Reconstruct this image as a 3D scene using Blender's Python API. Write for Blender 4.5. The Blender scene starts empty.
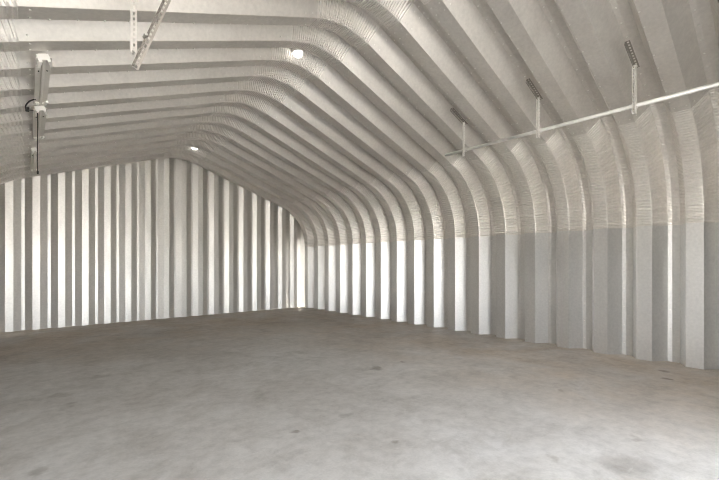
import bpy, bmesh, math, random
from mathutils import Vector, Matrix
random.seed(7)
sc = bpy.context.scene
COL = sc.collection

# ------------------------------------------------------------------ helpers
def link(name, me, mat=None, parent=None):
    o = bpy.data.objects.new(name, me)
    COL.objects.link(o)
    if mat: me.materials.append(mat)
    if parent: o.parent = parent
    return o

def from_pydata(name, v, f, mat=None, parent=None, smooth=False):
    me = bpy.data.meshes.new(name)
    me.from_pydata([tuple(p) for p in v], [], f)
    me.validate(); me.update()
    if smooth:
        for p in me.polygons: p.use_smooth = True
    return link(name, me, mat, parent)

def empty(name, loc=(0, 0, 0)):
    o = bpy.data.objects.new(name, None)
    COL.objects.link(o); o.location = loc
    o.empty_display_size = .1
    return o

def tag(o, label=None, cat=None, group=None, kind=None):
    if label: o['label'] = label
    if cat: o['category'] = cat
    if group: o['group'] = group
    if kind: o['kind'] = kind
    return o

class MB:
    """collects shapes; build() links them as one mesh object"""
    def __init__(s): s.v = []; s.f = []
    def add(s, v, f):
        n = len(s.v); s.v += [Vector(p) for p in v]; s.f += [tuple(i + n for i in q) for q in f]
    def box(s, a, b, M=None):
        v = [Vector((x, y, z)) for x in (a[0], b[0]) for y in (a[1], b[1]) for z in (a[2], b[2])]
        if M: v = [M @ p for p in v]
        s.add(v, [(0, 1, 3, 2), (4, 6, 7, 5), (0, 4, 5, 1), (2, 3, 7, 6), (0, 2, 6, 4), (1, 5, 7, 3)])
    def prism(s, poly, y0, y1, M=None):
        """poly in x,z swept along y"""
        n = len(poly)
        v = [Vector((x, y0, z)) for x, z in poly] + [Vector((x, y1, z)) for x, z in poly]
        if M: v = [M @ p for p in v]
        f = [(i, (i + 1) % n, (i + 1) % n + n, i + n) for i in range(n)]
        f += [tuple(range(n - 1, -1, -1)), tuple(range(n, 2 * n))]
        s.add(v, f)
    def tube(s, pts, r, n=10, cap=True):
        pts = [Vector(p) for p in pts]
        rings = []
        for i, p in enumerate(pts):
            d = (pts[min(i + 1, len(pts) - 1)] - pts[max(i - 1, 0)]).normalized()
            up = Vector((0, 0, 1)) if abs(d.z) < .9 else Vector((1, 0, 0))
            a = d.cross(up).normalized(); b = d.cross(a)
            rings.append([p + (a * math.cos(t) + b * math.sin(t)) * r for t in [2 * math.pi * k / n for k in range(n)]])
        v = [q for ring in rings for q in ring]
        f = []
        for i in range(len(pts) - 1):
            for k in range(n):
                f.append((i * n + k, i * n + (k + 1) % n, (i + 1) * n + (k + 1) % n, (i + 1) * n + k))
        if cap:
            f.append(tuple(range(n - 1, -1, -1))); f.append(tuple((len(pts) - 1) * n + k for k in range(n)))
        s.add(v, f)
    def lathe(s, prof, M, n=24):
        """prof: (r, h) pairs turned round local z"""
        v = []
        for r, h in prof:
            v += [M @ Vector((r * math.cos(2 * math.pi * k / n), r * math.sin(2 * math.pi * k / n), h)) for k in range(n)]
        f = []
        for i in range(len(prof) - 1):
            for k in range(n):
                f.append((i * n + k, i * n + (k + 1) % n, (i + 1) * n + (k + 1) % n, (i + 1) * n + k))
        f.append(tuple(range(n - 1, -1, -1))); f.append(tuple((len(prof) - 1) * n + k for k in range(n)))
        s.add(v, f)
    def build(s, name, mat, parent=None, smooth=False, origin=None):
        v = s.v
        if origin is not None: v = [p - Vector(origin) for p in v]
        o = from_pydata(name, v, s.f, mat, parent, smooth)
        if origin is not None: o.location = origin
        return o

# ---------------------------------------------------------------- materials
def nodes(name):
    m = bpy.data.materials.new(name); m.use_nodes = True
    nt = m.node_tree; b = nt.nodes['Principled BSDF']
    return m, nt, b

def N(nt, t, **kw):
    n = nt.nodes.new(t)
    for k, v in kw.items():
        if k in n.inputs.keys() if hasattr(n.inputs, 'keys') else False: n.inputs[k].default_value = v
        else: setattr(n, k, v)
    return n

def ramp(nt, src, stops):
    r = nt.nodes.new('ShaderNodeValToRGB')
    el = r.color_ramp.elements
    while len(el) < len(stops): el.new(.5)
    for e, (p, c) in zip(el, stops):
        e.position = p; e.color = (c[0], c[1], c[2], 1) if not isinstance(c, (int, float)) else (c, c, c, 1)
    nt.links.new(src, r.inputs[0])
    return r

def mixc(nt, a, b, fac, mode='MIX'):
    m = nt.nodes.new('ShaderNodeMix'); m.data_type = 'RGBA'; m.blend_type = mode
    L = nt.links
    for sock, val in ((m.inputs[6], a), (m.inputs[7], b), (m.inputs[0], fac)):
        if hasattr(val, 'is_output') or isinstance(val, bpy.types.NodeSocket): L.new(val, sock)
        elif isinstance(val, (int, float)): sock.default_value = val
        else: sock.default_value = (*val, 1)
    return m.outputs[2]

def galvanised(name, light, dark, metallic, r0, r1, streak=(1.2, 1.2, 1.2), bump=.02):
    m, nt, b = nodes(name); L = nt.links
    tc = N(nt, 'ShaderNodeTexCoord'); mp = N(nt, 'ShaderNodeMapping')
    L.new(tc.outputs['Object'], mp.inputs[0]); mp.inputs['Scale'].default_value = streak
    n1 = N(nt, 'ShaderNodeTexNoise'); n1.inputs['Scale'].default_value = 1.6; n1.inputs['Detail'].default_value = 6
    n1.inputs['Roughness'].default_value = .62
    n2 = N(nt, 'ShaderNodeTexNoise'); n2.inputs['Scale'].default_value = 26; n2.inputs['Detail'].default_value = 4
    L.new(mp.outputs[0], n1.inputs['Vector']); L.new(tc.outputs['Object'], n2.inputs['Vector'])
    c1 = ramp(nt, n1.outputs[0], [(.28, dark), (.62, light)])
    c2 = ramp(nt, n2.outputs[0], [(.3, .9), (.7, 1.0)])
    L.new(mixc(nt, c1.outputs[0], c2.outputs[0], 1.0, 'MULTIPLY'), b.inputs['Base Color'])
    rr = ramp(nt, n1.outputs[0], [(.25, r1), (.7, r0)])
    L.new(rr.outputs[0], b.inputs['Roughness'])
    b.inputs['Metallic'].default_value = metallic
    bp = N(nt, 'ShaderNodeBump'); bp.inputs['Strength'].default_value = bump; bp.inputs['Distance'].default_value = .02
    L.new(n1.outputs[0], bp.inputs['Height']); L.new(bp.outputs[0], b.inputs['Normal'])
    return m

def plain(name, c, rough=.5, metallic=0, var=.08):
    m, nt, b = nodes(name); L = nt.links
    tc = N(nt, 'ShaderNodeTexCoord'); n1 = N(nt, 'ShaderNodeTexNoise'); n1.inputs['Scale'].default_value = 14; n1.inputs['Detail'].default_value = 4
    L.new(tc.outputs['Object'], n1.inputs['Vector'])
    r = ramp(nt, n1.outputs[0], [(.3, tuple(x * (1 - var) for x in c)), (.7, tuple(min(1, x * (1 + var)) for x in c))])
    L.new(r.outputs[0], b.inputs['Base Color'])
    b.inputs['Roughness'].default_value = rough; b.inputs['Metallic'].default_value = metallic
    return m

M_WALL = galvanised('galvanised_wall_sheet', (.78, .772, .755), (.70, .692, .675), .88, .36, .46, (1.5, 1.5, .5))
M_ROOF = galvanised('galvanised_roof_sheet', (.75, .722, .68), (.67, .64, .60), .65, .44, .54)
M_CURVE = galvanised('crimped_curve_sheet', (.83, .80, .76), (.76, .73, .685), .6, .40, .48)
M_END = galvanised('galvanised_end_sheet', (.79, .775, .745), (.71, .695, .665), .82, .37, .46, (2.0, 2.0, .4))
M_BOLT = plain('zinc_bolt', (.80, .78, .74), .35, .6)
M_PIPE = plain('galvanised_pipe', (.82, .81, .785), .42, .25)
M_SLOT = plain('slotted_steel', (.80, .78, .74), .42, .5)
M_SLOTD = plain('weathered_slotted_steel', (.30, .28, .25), .55, .6)
M_FIXT = plain('grey_enamel', (.78, .75, .70), .5, .1, .04)
M_HOLDER = plain('white_plastic', (.92, .90, .86), .35, 0, .02)
M_CORD = plain('black_rubber', (.03, .028, .026), .6)
M_FRONT = plain('dark_front_sheet', (.22, .215, .205), .6, .1)

def concrete():
    m, nt, b = nodes('stained_concrete'); L = nt.links
    tc = N(nt, 'ShaderNodeTexCoord')
    P = tc.outputs['Object']
    def noise(scale, detail=6, rough=.6, dist=0, vec=None):
        n = N(nt, 'ShaderNodeTexNoise'); n.inputs['Scale'].default_value = scale; n.inputs['Detail'].default_value = detail
        n.inputs['Roughness'].default_value = rough; n.inputs['Distortion'].default_value = dist
        L.new(vec or P, n.inputs['Vector']); return n.outputs[0]
    def math_(op, a, c, clamp=False):
        n = N(nt, 'ShaderNodeMath', operation=op, use_clamp=clamp)
        for s, v in zip(n.inputs, (a, c)):
            if isinstance(v, (int, float)): s.default_value = v
            else: L.new(v, s)
        return n.outputs[0]
    big = noise(.42, 7, .6, .4); mid = noise(2.1, 9, .74, .35); fine = noise(9, 8, .7); grit = noise(60, 3, .5)
    c = ramp(nt, big, [(.30, (.50, .482, .455)), (.5, (.585, .572, .55)), (.68, (.66, .655, .645))]).outputs[0]
    c = mixc(nt, c, ramp(nt, mid, [(.34, (.78, .765, .74)), (.5, (.96, .955, .945)), (.64, (1.06, 1.06, 1.055))]).outputs[0], .9, 'MULTIPLY')
    c = mixc(nt, c, ramp(nt, fine, [(.32, .78), (.58, 1.0)]).outputs[0], .8, 'MULTIPLY')
    c = mixc(nt, c, ramp(nt, grit, [(.3, .93), (.6, 1.0)]).outputs[0], .8, 'MULTIPLY')
    # rust brown soiling that keeps to the strip along the right wall and the far end
    sx = N(nt, 'ShaderNodeSeparateXYZ'); L.new(P, sx.inputs[0])
    def rng(v, a, d):
        n = N(nt, 'ShaderNodeMapRange'); n.clamp = True; n.interpolation_type = 'SMOOTHSTEP'
        n.inputs['From Min'].default_value = a; n.inputs['From Max'].default_value = d; L.new(v, n.inputs['Value']); return n.outputs[0]
    warp = math_('MULTIPLY', math_('SUBTRACT', mid, .5), 2.2)
    edge = math_('MAXIMUM', rng(math_('ADD', sx.outputs[0], warp), 3.1, 6.2), rng(math_('ADD', sx.outputs[1], warp), 5.6, 9.5))
    soil = math_('MULTIPLY', edge, ramp(nt, noise(.8, 6, .65, .6), [(.35, .25), (.65, 1.0)]).outputs[0])
    c = mixc(nt, c, (.87, .745, .615), soil, 'MULTIPLY')
    # oil spots and scuffs
    wn = N(nt, 'ShaderNodeTexNoise'); wn.inputs['Scale'].default_value = 5; wn.inputs['Detail'].default_value = 4
    L.new(P, wn.inputs['Vector'])
    wv = N(nt, 'ShaderNodeVectorMath', operation='SUBTRACT'); L.new(wn.outputs[1], wv.inputs[0]); wv.inputs[1].default_value = (.5, .5, .5)
    ws = N(nt, 'ShaderNodeVectorMath', operation='SCALE'); L.new(wv.outputs[0], ws.inputs[0]); ws.inputs['Scale'].default_value = .28
    pw = N(nt, 'ShaderNodeVectorMath', operation='ADD'); L.new(P, pw.inputs[0]); L.new(ws.outputs[0], pw.inputs[1])
    for x, y, r, k in SPOTS:
        d = N(nt, 'ShaderNodeVectorMath', operation='DISTANCE'); L.new(pw.outputs[0], d.inputs[0]); d.inputs[1].default_value = (x, y, 0)
        msk = rng(d.outputs['Value'], r * 1.5, r * .5)
        c = mixc(nt, c, (.52, .49, .46), math_('MULTIPLY', msk, k), 'MULTIPLY')
    # pale trowel scratches
    sv = N(nt, 'ShaderNodeMapping'); L.new(P, sv.inputs[0]); sv.inputs['Rotation'].default_value = (0, 0, .55); sv.inputs['Scale'].default_value = (.8, 5, 1)
    scr = ramp(nt, noise(1.6, 7, .7, 0, sv.outputs[0]), [(.62, 0.0), (.72, 1.0)]).outputs[0]
    c = mixc(nt, c, (.60, .59, .575), math_('MULTIPLY', scr, .45))
    L.new(c, b.inputs['Base Color'])
    L.new(ramp(nt, mid, [(.3, .62), (.7, .48)]).outputs[0], b.inputs['Roughness'])
    bp = N(nt, 'ShaderNodeBump'); bp.inputs['Strength'].default_value = .12; bp.inputs['Distance'].default_value = .02
    L.new(fine, bp.inputs['Height']); L.new(bp.outputs[0], b.inputs['Normal'])
    return m

# ------------------------------------------------------------ hall geometry
PITCH = .60; Y0 = 2.71; K0, K1 = -8, 14
YB = 11.49                     # end wall
XR, XL, ZC = 7.27, -.99, 3.10  # inner faces of the two walls, height of the rounded eave corner
def apex(Y): return 3.11 + .008 * (Y - 3), 4.72 - .026 * (Y - 3)
ZW = 2.095                     # flat wall sheets end here
T_E, T_R = .95, .46            # tangent lengths of eave and ridge curves

# one corrugation along the building: (y, depth outward)
CORR = [(0, 0), (.20, 0), (.295, .198), (.392, .212), (.445, .205)]
def corr_points():
    P = []
    for k in range(K0, K1 + 1):
        for y, d in CORR: P.append((Y0 + PITCH * k + y, d))
    P.append((Y0 + PITCH * (K1 + 1), 0))
    return [p for p in P if -1.62 <= p[0] <= YB + .12]
CP = corr_points()
CM = [(0, 0)] * len(CP)
def crimp_points():
    """the corrugation again, each flat given its own edge-to-edge strip that bulges along its normal while the folds stay straight"""
    P, D = [], []
    for (a, b) in zip(CP, CP[1:]):
        dy, dd = b[0] - a[0], b[1] - a[1]; l = math.hypot(dy, dd); n = (dd / l, -dy / l)
        e = min(.4, .03 / l)
        P += [a, (a[0] + dy * e, a[1] + dd * e), (a[0] + dy * (1 - e), a[1] + dd * (1 - e))]
        D += [(0, 0), n, n]
    P.append(CP[-1]); D.append((0, 0))
    return P, D
CPF, CMF = crimp_points()

def arc_frame(Y, side):
    """eave corner data for one side at depth Y"""
    xc, za = apex(Y)
    xw = XR if side > 0 else XL
    dx, dz = xc - xw, za - ZC
    l = math.hypot(dx, dz); return xw, (dx / l, dz / l), l

def pos(Y, side, seg, t):
    """point of the inner skin and outward normal (x,z).  seg: wall / eave / slope / ridge"""
    xw, u, l = arc_frame(Y, side)
    if seg == 'wall':
        return (xw, t), (side, 0)
    ang = math.acos(max(-1, min(1, u[1])))          # angle between wall (up) and slope
    if seg == 'eave':                                # t = 0..1 along: short straight, arc, short straight
        z0 = ZC - T_E; R = T_E / math.tan(ang / 2)
        La, Lb, Lc = z0 - ZW, R * ang, .05
        s = t * (La + Lb + Lc)
        if s <= La: return (xw, ZW + s), (side, 0)
        if s <= La + Lb:
            a = (s - La) / R
            cx = xw - side * R
            return (cx + side * R * math.cos(a), z0 + R * math.sin(a)), (side * math.cos(a), math.sin(a))
        e = s - La - Lb
        return (xw + u[0] * (T_E + e), ZC + u[1] * (T_E + e)), (side * abs(u[1]), abs(u[0]))
    if seg == 'slope':
        a, b = T_E + .05, l - T_R
        s = a + (b - a) * t
        return (xw + u[0] * s, ZC + u[1] * s), (side * abs(u[1]), abs(u[0]))

def ridge_pos(Y, t):
    """t = 0 (left end) .. 1 (right end)"""
    xc, za = apex(Y)
    _, ul, ll = arc_frame(Y, -1); _, ur, lr = arc_frame(Y, 1)
    al, ar = math.atan2(ul[1], abs(ul[0])), math.atan2(ur[1], abs(ur[0]))
    p0 = Vector((xc - ul[0] * T_R, za - ul[1] * T_R)); p2 = Vector((xc - ur[0] * T_R, za - ur[1] * T_R)); p1 = Vector((xc, za))
    p = p0 * (1 - t) ** 2 + p1 * 2 * t * (1 - t) + p2 * t * t
    d = ((p1 - p0) * (1 - t) + (p2 - p1) * t).normalized()
    return (p.x, p.y), (-d.y, d.x)

def skin(name, posf, ts, wr, mat, parent=None, off=0, CP=CP, CM=CM):
    """sweep the corrugation through stations ts; wr(t) = crimp height"""
    v, f = [], []
    n = len(CP)
    for t in ts:
        w = wr(t)
        for (y, d), (my, md) in zip(CP, CM):
            (x, z), (nx, nz) = posf(y, t)
            dd = d + off + md * w
            v.append((x + nx * dd, y + my * w, z + nz * dd))
    for i in range(len(ts) - 1):
        for j in range(n - 1):
            f.append((i * n + j, i * n + j + 1, (i + 1) * n + j + 1, (i + 1) * n + j))
    return from_pydata(name, v, f, mat, parent)

CR = [(0, 0), (.34, 0), (.50, 1), (.84, 1)]     # one crimp: narrow valley, steep sides, flat crest
def crimp_ts(n): return [(i + p) / n for i in range(n) for p, _ in CR] + [1.0]
def crimp(n, amp):
    def w(t):
        p = (t * n) % 1.0
        if t > 1 - 1e-6: p = 0
        q = CR + [(1.0, 0)]
        for (a, ha), (b, hb) in zip(q, q[1:]):
            if a - 1e-7 <= p <= b + 1e-7: return amp * (ha + (hb - ha) * (p - a) / (b - a))
        return 0
    return w
lin = lambda a, b, n: [a + (b - a) * i / n for i in range(n + 1)]

wall_right = skin('wall_right', lambda y, t: pos(y, 1, 'wall', t), lin(0, ZW + .03, 6), lambda t: 0, M_WALL, None, .004)
wall_left = skin('wall_left', lambda y, t: pos(y, -1, 'wall', t), lin(0, ZW + .03, 6), lambda t: 0, M_WALL, None, .004)
tag(wall_right, 'corrugated galvanised steel side wall running down the right of the hall', 'wall', kind='structure')
tag(wall_left, 'corrugated galvanised steel side wall along the hidden left side', 'wall', kind='structure')

# ceiling: the two straight roof slopes, with crimped eave and ridge curves as parts
def slopes():
    v, f = [], []; n = len(CP)
    for side in (-1, 1):
        b0 = len(v); ts = lin(-.02, 1.02, 8)
        for t in ts:
            for (y, d) in CP:
                (x, z), (nx, nz) = pos(y, side, 'slope', t)
                d2 = d + .004
                v.append((x + nx * d2, y, z + nz * d2))
        for i in range(len(ts) - 1):
            for j in range(n - 1):
                f.append((b0 + i * n + j, b0 + i * n + j + 1, b0 + (i + 1) * n + j + 1, b0 + (i + 1) * n + j))
    return from_pydata('ceiling', v, f, M_ROOF)
ceiling = slopes()
tag(ceiling, 'arched ceiling of deeply corrugated galvanised steel panels', 'ceiling', kind='structure')
NE, NR = 38, 27
for side, nm in ((1, 'curved eave panels above the right wall'), (-1, 'curved eave panels above the left wall')):
    o = skin('eave_panel', lambda y, t, s=side: pos(y, s, 'eave', t), crimp_ts(NE), crimp(NE, .007), M_CURVE, ceiling, 0, CPF, CMF)
    o['label'] = 'crimped ' + nm
o = skin('ridge_panel', lambda y, t: ridge_pos(y, t), crimp_ts(NR), crimp(NR, .011), M_CURVE, ceiling, 0, CPF, CMF)
o['label'] = 'crimped curved ridge panels along the roof peak'

# bolt heads along the laps
def bolts():
    mb = MB()
    def bolt(P, nrm, r=.0105, h=.008):
        nrm = Vector(nrm).normalized()
        a = nrm.cross(Vector((0, 1, 0)) if abs(nrm.y) < .8 else Vector((1, 0, 0))).normalized(); b = nrm.cross(a)
        ring = lambda rr, hh: [Vector(P) + (a * math.cos(t) + b * math.sin(t)) * rr + nrm * hh for t in [k * math.pi / 3 for k in range(6)]]
        v = ring(r, 0) + ring(r, h * .7) + ring(r * .55, h)
        f = [(i, (i + 1) % 6, 6 + (i + 1) % 6, 6 + i) for i in range(6)] + [(6 + i, 6 + (i + 1) % 6, 12 + (i + 1) % 6, 12 + i) for i in range(6)] + [tuple(range(12, 18))]
        mb.add(v, f)
    def on(Y, d, posf, t, face):
        (x, z), (nx, nz) = posf(Y, t)
        P = (x + nx * d, Y, z + nz * d)
        if face == 'in': n = (-nx, 0, -nz)
        else: n = (-nx * .61, -.79, -nz * .61)
        bolt(P, n)
    stations = []
    for side in (1, -1):
        ps = lambda y, t, s=side: pos(y, s, 'slope', t)
        stations += [(ps, .025), (ps, .975), (ps, .94)]
    for k in range(K0, K1 + 1):
        yb = Y0 + PITCH * k
        if yb < -.6 or yb > YB - .5: continue
        for ps, t in stations:
            for fy in (.04, .16): on(yb + fy, 0, ps, t, 'in')
            for fy in (.415,): on(yb + fy, .205, ps, t, 'in')
            for q in (.2, .8): on(yb + .445 + .155 * q, .205 * (1 - q), ps, t, 'front')
        for side in (1, -1):                         # long seam
            for i in range(13):
                on(yb + .415, .205, lambda y, t, s=side: pos(y, s, 'slope', t), .07 + .07 * i, 'in')
                on(yb + .185, 0, lambda y, t, s=side: pos(y, s, 'slope', t), .07 + .07 * i, 'in')
            for i in range(7):
                on(yb + .415, .207, lambda y, t, s=side: pos(y, s, 'wall', t), .2 + .3 * i, 'in')
    o = mb.build('bolt_heads', M_BOLT, ceiling)
    o['kind'] = 'stuff'; o['label'] = 'small zinc bolt heads along the panel laps'
bolts()

# end wall: shallower vertical corrugation, cut to the arch
def roof_z(X, Y, out):
    """height of the arch skin pushed out by `out` at X"""
    xc, za = apex(Y)
    side = 1 if X > xc else -1
    xw, u, l = arc_frame(Y, side)
    best = None
    pts = [pos(Y, side, 'wall', 0)] + [pos(Y, side, 'eave', t) for t in lin(0, 1, 40)] + [pos(Y, side, 'slope', t) for t in lin(0, 1, 6)]
    pts += [ridge_pos(Y, t) for t in (lin(1, .5, 8) if side > 0 else lin(0, .5, 8))]
    q = [(p[0] + n[0] * out, p[1] + n[1] * out) for p, n in pts]
    for a, b in zip(q, q[1:]):
        if min(a[0], b[0]) - 1e-6 <= X <= max(a[0], b[0]) + 1e-6 and abs(a[0] - b[0]) > 1e-6:
            z = a[1] + (b[1] - a[1]) * (X - a[0]) / (b[0] - a[0]); best = z if best is None else max(best, z)
    return best if best is not None else 0

EP = .4585
ECORR = [(0, .050), (.060, .050), (.190, 0), (.325, 0)]       # (x, depth): outer flat, slope, inner flat, slope
def end_wall():
    xs = []
    k = -9
    while True:
        x0 = END_X + EP * k
        if x0 > XR + .3: break
        for x, d in ECORR: xs.append((x0 + x, d))
        k += 1
    xs = [p for p in xs if XL - .21 < p[0] < XR + .21]
    v, f = [], []
    rows = 12
    for x, d in xs:
        zt = max(.3, roof_z(x, YB - .1, .22))
        for r in range(rows + 1): v.append((x, YB + d, zt * r / rows))
    n = rows + 1
    for i in range(len(xs) - 1):
        for r in range(rows):
            a = i * n + r; f.append((a, a + n, a + n + 1, a + 1))
    return from_pydata('wall_back', v, f, M_END)
END_X = 2.20 - .02
wall_back = end_wall()
tag(wall_back, 'corrugated galvanised steel end wall closing the far end', 'wall', kind='structure')

# front wall with the open vehicle door (behind the camera)
DX0, DX1, DZ = -.95, 4.6, 2.8
YF = -1.0
def front_wall():
    mb = MB()
    xs = sorted(set([XL - .2 + (XR - XL + .4) * i / 40 for i in range(41)] + [DX0, DX1]))
    for a, b in zip(xs, xs[1:]):
        za, zb = max(.3, roof_z(a, 0, .22)), max(.3, roof_z(b, 0, .22))
        z0 = DZ if a >= DX0 - 1e-6 and b <= DX1 + 1e-6 else 0
        v = [(a, YF, z0), (b, YF, z0), (b, YF, zb), (a, YF, za)]
        v += [(x, y - .06, z) for x, y, z in v]
        mb.add(v, [(0, 1, 2, 3), (7, 6, 5, 4), (0, 4, 5, 1), (3, 2, 6, 7), (1, 5, 6, 2), (0, 3, 7, 4)])
    return mb.build('wall_front', M_FRONT)
wall_front = front_wall()
tag(wall_front, 'sheet steel front wall with the open vehicle doorway', 'wall', kind='structure')

# floor and the yard outside
SPOTS = [(1.81, 2.96, 0.05, 0.8), (3.80, 4.02, 0.085, 0.9), (4.35, 4.00, 0.05, 0.7), (2.33, 2.27, 0.04, 0.7), (6.76, 1.26, 0.07, 1.0), (6.32, 1.14, 0.06, 1.0), (4.76, 1.87, 0.05, 0.6), (3.97, 0.91, 0.05, 0.5), (2.38, 2.97, 0.06, 0.4), (3.04, 1.27, 0.05, 0.5), (3.37, 0.86, 0.16, 0.5), (0.28, 5.57, 0.1, 0.5), (0.73, 6.16, 0.1, 0.4), (0.07, 3.63, 0.07, 0.6), (0.34, 5.10, 0.06, 0.5), ]
mb = MB(); mb.box((XL - .35, YF - .1, -.15), (XR + .35, YB + .3, 0))
M_FLOOR = concrete()
floor = mb.build('floor', M_FLOOR)
tag(floor, 'stained grey concrete slab floor', 'floor', kind='structure')
mb = MB(); mb.box((-40, -60, -.3), (45, YF - .1, -.05))
yard = mb.build('ground_outside', plain('pale_gravel_yard', (.5, .485, .455), .9))
tag(yard, 'pale gravel yard outside the open doorway', 'ground', kind='structure')

# ------------------------------------------------------------------ fittings
def slotted_plate(mb, L, W, th, M, pitch=.04):
    """perforated strip lying in local x (width) / z (length), thickness along y"""
    hw = W * .36
    mb.box((0, 0, 0), ((W - hw) / 2, th, L), M); mb.box(((W + hw) / 2, 0, 0), (W, th, L), M)
    n = max(2, int(L / pitch)); p = L / n
    for i in range(n + 1):
        z0 = max(0, i * p - p * .2); z1 = min(L, i * p + p * .2)
        mb.box(((W - hw) / 2, 0, z0), ((W + hw) / 2, th, z1), M)

def angle_iron(mb, A, B, W, th, ref):
    """slotted L section from A to B; ref gives the direction one leg points"""
    A, B = Vector(A), Vector(B); z = (B - A).normalized(); L = (B - A).length
    x = Vector(ref); x = (x - z * x.dot(z)).normalized(); y = z.cross(x)
    M1 = Matrix((x, y, z)).transposed().to_4x4(); M1.translation = A
    M2 = Matrix((y, -x, z)).transposed().to_4x4(); M2.translation = A
    slotted_plate(mb, L, W, th, M1); slotted_plate(mb, L, W, th, M2)

def roofpt(X, Y):
    xc, za = apex(Y); side = 1 if X > xc else -1
    xw, u, l = arc_frame(Y, side); s = (X - xw) / u[0]
    return Vector((X, Y, ZC + u[1] * s))

PX, PZ, PR = 5.42, 3.37, .024
pipe = MB(); pipe.tube([(PX, -.35, PZ), (PX, 4.0, PZ)], PR, 16)
p = pipe.build('steel_pipe', M_PIPE, smooth=False)
for q in p.data.polygons: q.use_smooth = len(q.vertices) == 4
tag(p, 'long round galvanised pipe hung level below the right roof slope', 'pipe')

def hanger(Y, label):
    root = empty('pipe_hanger', roofpt(PX, Y) )
    o0 = Vector(root.location)
    def put(mb, name, mat, par=root):
        mb.v = [q - o0 for q in mb.v]
        return mb.build(name, mat, par)
    a, b = roofpt(PX - .38, Y), roofpt(PX + .02, Y)
    dn = Vector((0, 0, -.006))
    mb = MB(); angle_iron(mb, a + dn, b + dn, .045, .004, (0, -1, 0)); c = put(mb, 'bracket', M_SLOTD); c['label'] = 'dark slotted angle bracket'
    mb = MB(); top = Vector((PX - .064, Y - .02, b.z - .0)); bot = Vector((PX - .062, Y - .02, PZ - .11))
    angle_iron(mb, bot, top, .034, .003, (1, -.2, 0)); put(mb, 'strap', M_SLOT)
    mb = MB()                                        # U bolt round the pipe
    mb.tube([(PX + .031 * math.cos(t), Y - .025, PZ + .031 * math.sin(t)) for t in [math.pi * k / 8 for k in range(-4, 13)]], .005, 6)
    put(mb, 'clamp', M_PIPE)
    mb = MB(); mb.tube([top + Vector((.012, -.012, -.01)), top + Vector((.012, .03, -.01))], .010, 6); put(mb, 'bolt', M_BOLT)
    tag(root, label, 'hanger', 'slotted steel hangers under the roof')
    return root
hanger(3.62, 'slotted steel hanger holding the far end of the long pipe')
hanger(2.41, 'middle slotted steel hanger of the long pipe')
hanger(1.29, 'slotted steel hanger on the near stretch of pipe, by the dark corner')

def braced_hanger():
    X, Y = .62, 3.50
    top = roofpt(X, Y)
    root = empty('braced_hanger', top); o0 = Vector(top)
    def put(mb, name, mat):
        mb.v = [q - o0 for q in mb.v]; return mb.build(name, mat, root)
    mb = MB(); angle_iron(mb, (X, Y, 3.19), (X, Y, top.z), .042, .003, (1, -.3, 0)); put(mb, 'strap', M_SLOT)
    e = roofpt(.90, Y)
    mb = MB(); angle_iron(mb, (X + .005, Y + .01, 3.085), e, .055, .004, (.3, -1, 0)); c = put(mb, 'brace', M_SLOTD2); c['label'] = 'weathered diagonal slotted brace'
    mb = MB(); angle_iron(mb, roofpt(X - .03, Y - .02) + Vector((0, 0, -.01)), roofpt(.98, Y - .02) + Vector((0, 0, -.01)), .045, .004, (0, -1, 0)); put(mb, 'bracket', M_SLOTD2)
    mb = MB(); mb.tube([(X + .02, Y - .03, 3.20), (X + .02, Y + .03, 3.20)], .012, 6); put(mb, 'bolt', M_BOLT)
    mb = MB(); mb.tube([(X + .10, Y - .04, 3.36), (X + .10, Y + .03, 3.36)], .014, 6); put(mb, 'bolt', M_BOLT)
    tag(root, 'braced slotted steel hanger with diagonal arm under left roof slope', 'hanger', 'slotted steel hangers under the roof')
M_SLOTD2 = plain('dull_slotted_steel', (.46, .43, .39), .5, .6)
braced_hanger()

def strip_light(Xc, ya, yb, W, label):
    P = roofpt(Xc, ya)
    sl = math.atan2(arc_frame(ya, -1)[1][1], arc_frame(ya, -1)[1][0])
    root = empty('strip_light', P)
    # local frame: x up the slope, y along the hall, z away from the roof (up)
    root.rotation_euler = (0, -sl, 0)
    L = yb - ya; h = W / 2
    mb = MB()
    mb.prism([(-h * .45, 0), (h * .45, 0), (h * .45, -.012), (h, -.040), (h * .96, -.046), (h * .20, -.030), (h * .16, -.060), (-h * .16, -.060), (-h * .20, -.030), (-h * .96, -.046), (-h, -.040), (-h * .45, -.012)], .0, L)
    mb.build('housing', M_FIXT, root)
    for s in (-1, 1):
        mb = MB(); mb.tube([(s * h * .55, L * .24, -.036), (s * h * .55, L * .24, -.048)], .006, 8)
        mb.build('screw', M_CORD, root)
    for yy, d in ((0, 1), (L, -1)):
        mb = MB()
        mb.box((-h * .72, min(0, d * .02) + yy - .0005, -.056), (h * .72, max(0, d * .02) + yy, -.004))
        for s in (-1, 1):
            Mx = Matrix.Translation((s * h * .5, yy, -.062))
            v0 = [(-.013, 0, -.014), (.013, 0, -.014), (.013, 0, .012), (-.013, 0, .012)]
            v1 = [(-.010 + s * .018, d * .13, -.020), (.012 + s * .018, d * .13, -.020), (.012 + s * .018, d * .13, .004), (-.010 + s * .018, d * .13, .004)]
            mb.add([Mx @ Vector(q) for q in v0 + v1], [(0, 1, 2, 3), (7, 6, 5, 4), (0, 4, 5, 1), (1, 5, 6, 2), (2, 6, 7, 3), (3, 7, 4, 0)])
        hld = mb.build('lamp_holder', M_HOLDER, root); hld['label'] = 'white twin lamp holder'
    tag(root, label, 'light fixture', 'tubeless strip lights on the left roof slope')
    return root
strip_light(.10, 4.76, 6.12, .135, 'nearest grey strip light without tubes on the left roof slope')
strip_light(.105, 6.32, 7.76, .145, 'middle grey strip light with black pull cord hanging at its end')
strip_light(.070, 8.52, 10.3, .10, 'farthest, narrow grey strip light near the end wall')

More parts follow.
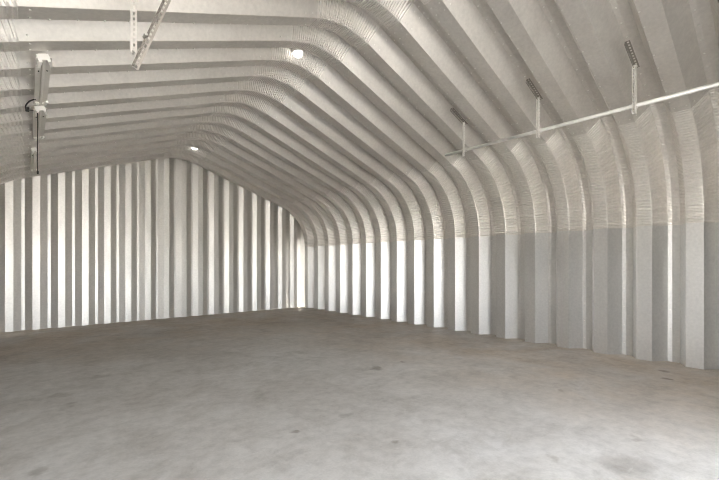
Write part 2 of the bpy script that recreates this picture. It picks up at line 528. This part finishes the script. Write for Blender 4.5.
def smooth_path(pts, n=8):
    P = [Vector(q) for q in pts]; out = []
    for i in range(len(P) - 1):
        p0, p1, p2, p3 = P[max(i - 1, 0)], P[i], P[i + 1], P[min(i + 2, len(P) - 1)]
        for k in range(n):
            t = k / n
            out.append(.5 * ((2 * p1) + (-p0 + p2) * t + (2 * p0 - 5 * p1 + 4 * p2 - p3) * t * t + (-p0 + 3 * p1 - 3 * p2 + p3) * t ** 3))
    return out + [P[-1]]
q = roofpt(.09, 6.36)
mb = MB(); mb.tube(smooth_path([q + Vector((0, 0, -.05)), q + Vector((.004, -.01, -.25)), q + Vector((.0, -.02, -.55)), q + Vector((.004, -.02, -.82))]), .0055, 8)
mb.lathe([(.004, 0), (.011, -.012), (.012, -.04), (.004, -.05)], Matrix.Translation(q + Vector((.004, -.02, -.81))), 10)
o = mb.build('pull_cord', M_CORD, None, True, tuple(q + Vector((0, 0, -.05))))
tag(o, 'thin black pull cord hanging from the middle strip light', 'cord')
a = roofpt(.045, 5.95)
b_ = roofpt(.0, 6.30)
mb = MB(); mb.tube(smooth_path([a + Vector((.02, 0, -.03)), a + Vector((-.03, .06, -.05)), a + Vector((-.065, .2, -.07)), b_ + Vector((-.01, 0, -.05)), b_ + Vector((.05, .03, -.03))]), .008, 8)
mb.box(tuple(b_ + Vector((-.025, -.02, -.065))), tuple(b_ + Vector((.012, .03, -.02))))
o = mb.build('power_cable', M_CORD, None, False, tuple(a))
tag(o, 'short black cable looping between the nearest and middle strip lights', 'cable')

def emissive(name, c, s):
    m, nt, b = nodes(name)
    b.inputs['Base Color'].default_value = (*c, 1); b.inputs['Emission Color'].default_value = (*c, 1); b.inputs['Emission Strength'].default_value = s
    return m
M_GLOW = emissive('glowing_diffuser', (1, .97, .9), .9)
def ceiling_lamp(X, Y, d, R, label):
    (x, z), (nx, nz) = ridge_pos(Y, X)
    P = Vector((x + nx * d, Y, z + nz * d))
    root = empty('ceiling_lamp', P)
    n = Vector((-nx, 0, -nz)); a = Vector((0, 1, 0)); c = n.cross(a)
    M = Matrix((a, c, n)).transposed().to_4x4()
    mb = MB(); mb.lathe([(R * 1.05, -.002), (R * 1.05, .03), (R * .96, .036)], M, 28); mb.build('base', M_HOLDER, root)
    mb = MB(); mb.lathe([(R * .95, .036), (R * .9, .06), (R * .7, .085), (R * .4, .1), (R * .05, .105)], M, 28); g = mb.build('diffuser', M_GLOW, root, True); g['label'] = 'glowing round diffuser'
    tag(root, label, 'lamp', 'round lamps at the roof ridge')
ceiling_lamp(.42, 4.93, .11, .08, 'nearer round glowing lamp tucked into the ridge corrugation')
ceiling_lamp(.62, 10.33, .13, .09, 'farther round glowing lamp at the ridge near the end wall')

# ------------------------------------------------------------------ daylight
w = bpy.data.worlds.new('sky'); sc.world = w; w.use_nodes = True
nt = w.node_tree; bg = nt.nodes['Background']
sky = nt.nodes.new('ShaderNodeTexSky'); sky.sky_type = 'NISHITA'; sky.sun_disc = False
sky.sun_elevation = math.radians(48); sky.sun_rotation = math.radians(20); sky.dust_density = 3.0; sky.ozone_density = .6
hs = nt.nodes.new('ShaderNodeHueSaturation'); hs.inputs['Saturation'].default_value = .15
nt.links.new(sky.outputs[0], hs.inputs['Color']); nt.links.new(hs.outputs[0], bg.inputs[0]); bg.inputs[1].default_value = SKY = .40
sl = bpy.data.lights.new('sun', 'SUN'); sl.energy = 9.0; sl.angle = math.radians(1); sl.color = (1, .95, .87)
so = bpy.data.objects.new('sun', sl); COL.objects.link(so)
so.rotation_euler = Vector((-.25, -.72, -.82)).to_track_quat('-Z', 'Y').to_euler()     # shines from behind the building onto the yard
# the doorway guides the sky sampling (a portal gives no light of its own)
pl = bpy.data.lights.new('doorway_portal', 'AREA'); pl.shape = 'RECTANGLE'; pl.size = DX1 - DX0; pl.size_y = DZ
try: pl.cycles.is_portal = True
except Exception: pl.energy = 0
po = bpy.data.objects.new('doorway_portal', pl); COL.objects.link(po)
po.location = ((DX0 + DX1) / 2, YF - .03, DZ / 2); po.rotation_euler = (math.radians(90), 0, 0)

# -------------------------------------------------------------------- camera
F, HY, YAW = 382.84, 264.15, .7137
cam = bpy.data.cameras.new('camera'); co = bpy.data.objects.new('camera', cam); COL.objects.link(co)
cam.sensor_fit = 'HORIZONTAL'; cam.sensor_width = 36; cam.lens = 36 * F / 719
cam.shift_y = (HY - 240) / 719
cam.clip_start = .05; cam.clip_end = 300
co.location = (0, 0, 1.5)
co.rotation_euler = (math.radians(90), 0, -YAW)
sc.camera = co

vs = sc.view_settings
vs.view_transform = 'Standard'; vs.look = 'None'; vs.gamma = 1; vs.use_curve_mapping = False
vs.exposure = 2.68
sc.cycles.filter_width = 1.0
sc.cycles.max_bounces = 16; sc.cycles.diffuse_bounces = 8; sc.cycles.glossy_bounces = 10
sc.cycles.caustics_reflective = True
sc.cycles.sample_clamp_indirect = 12
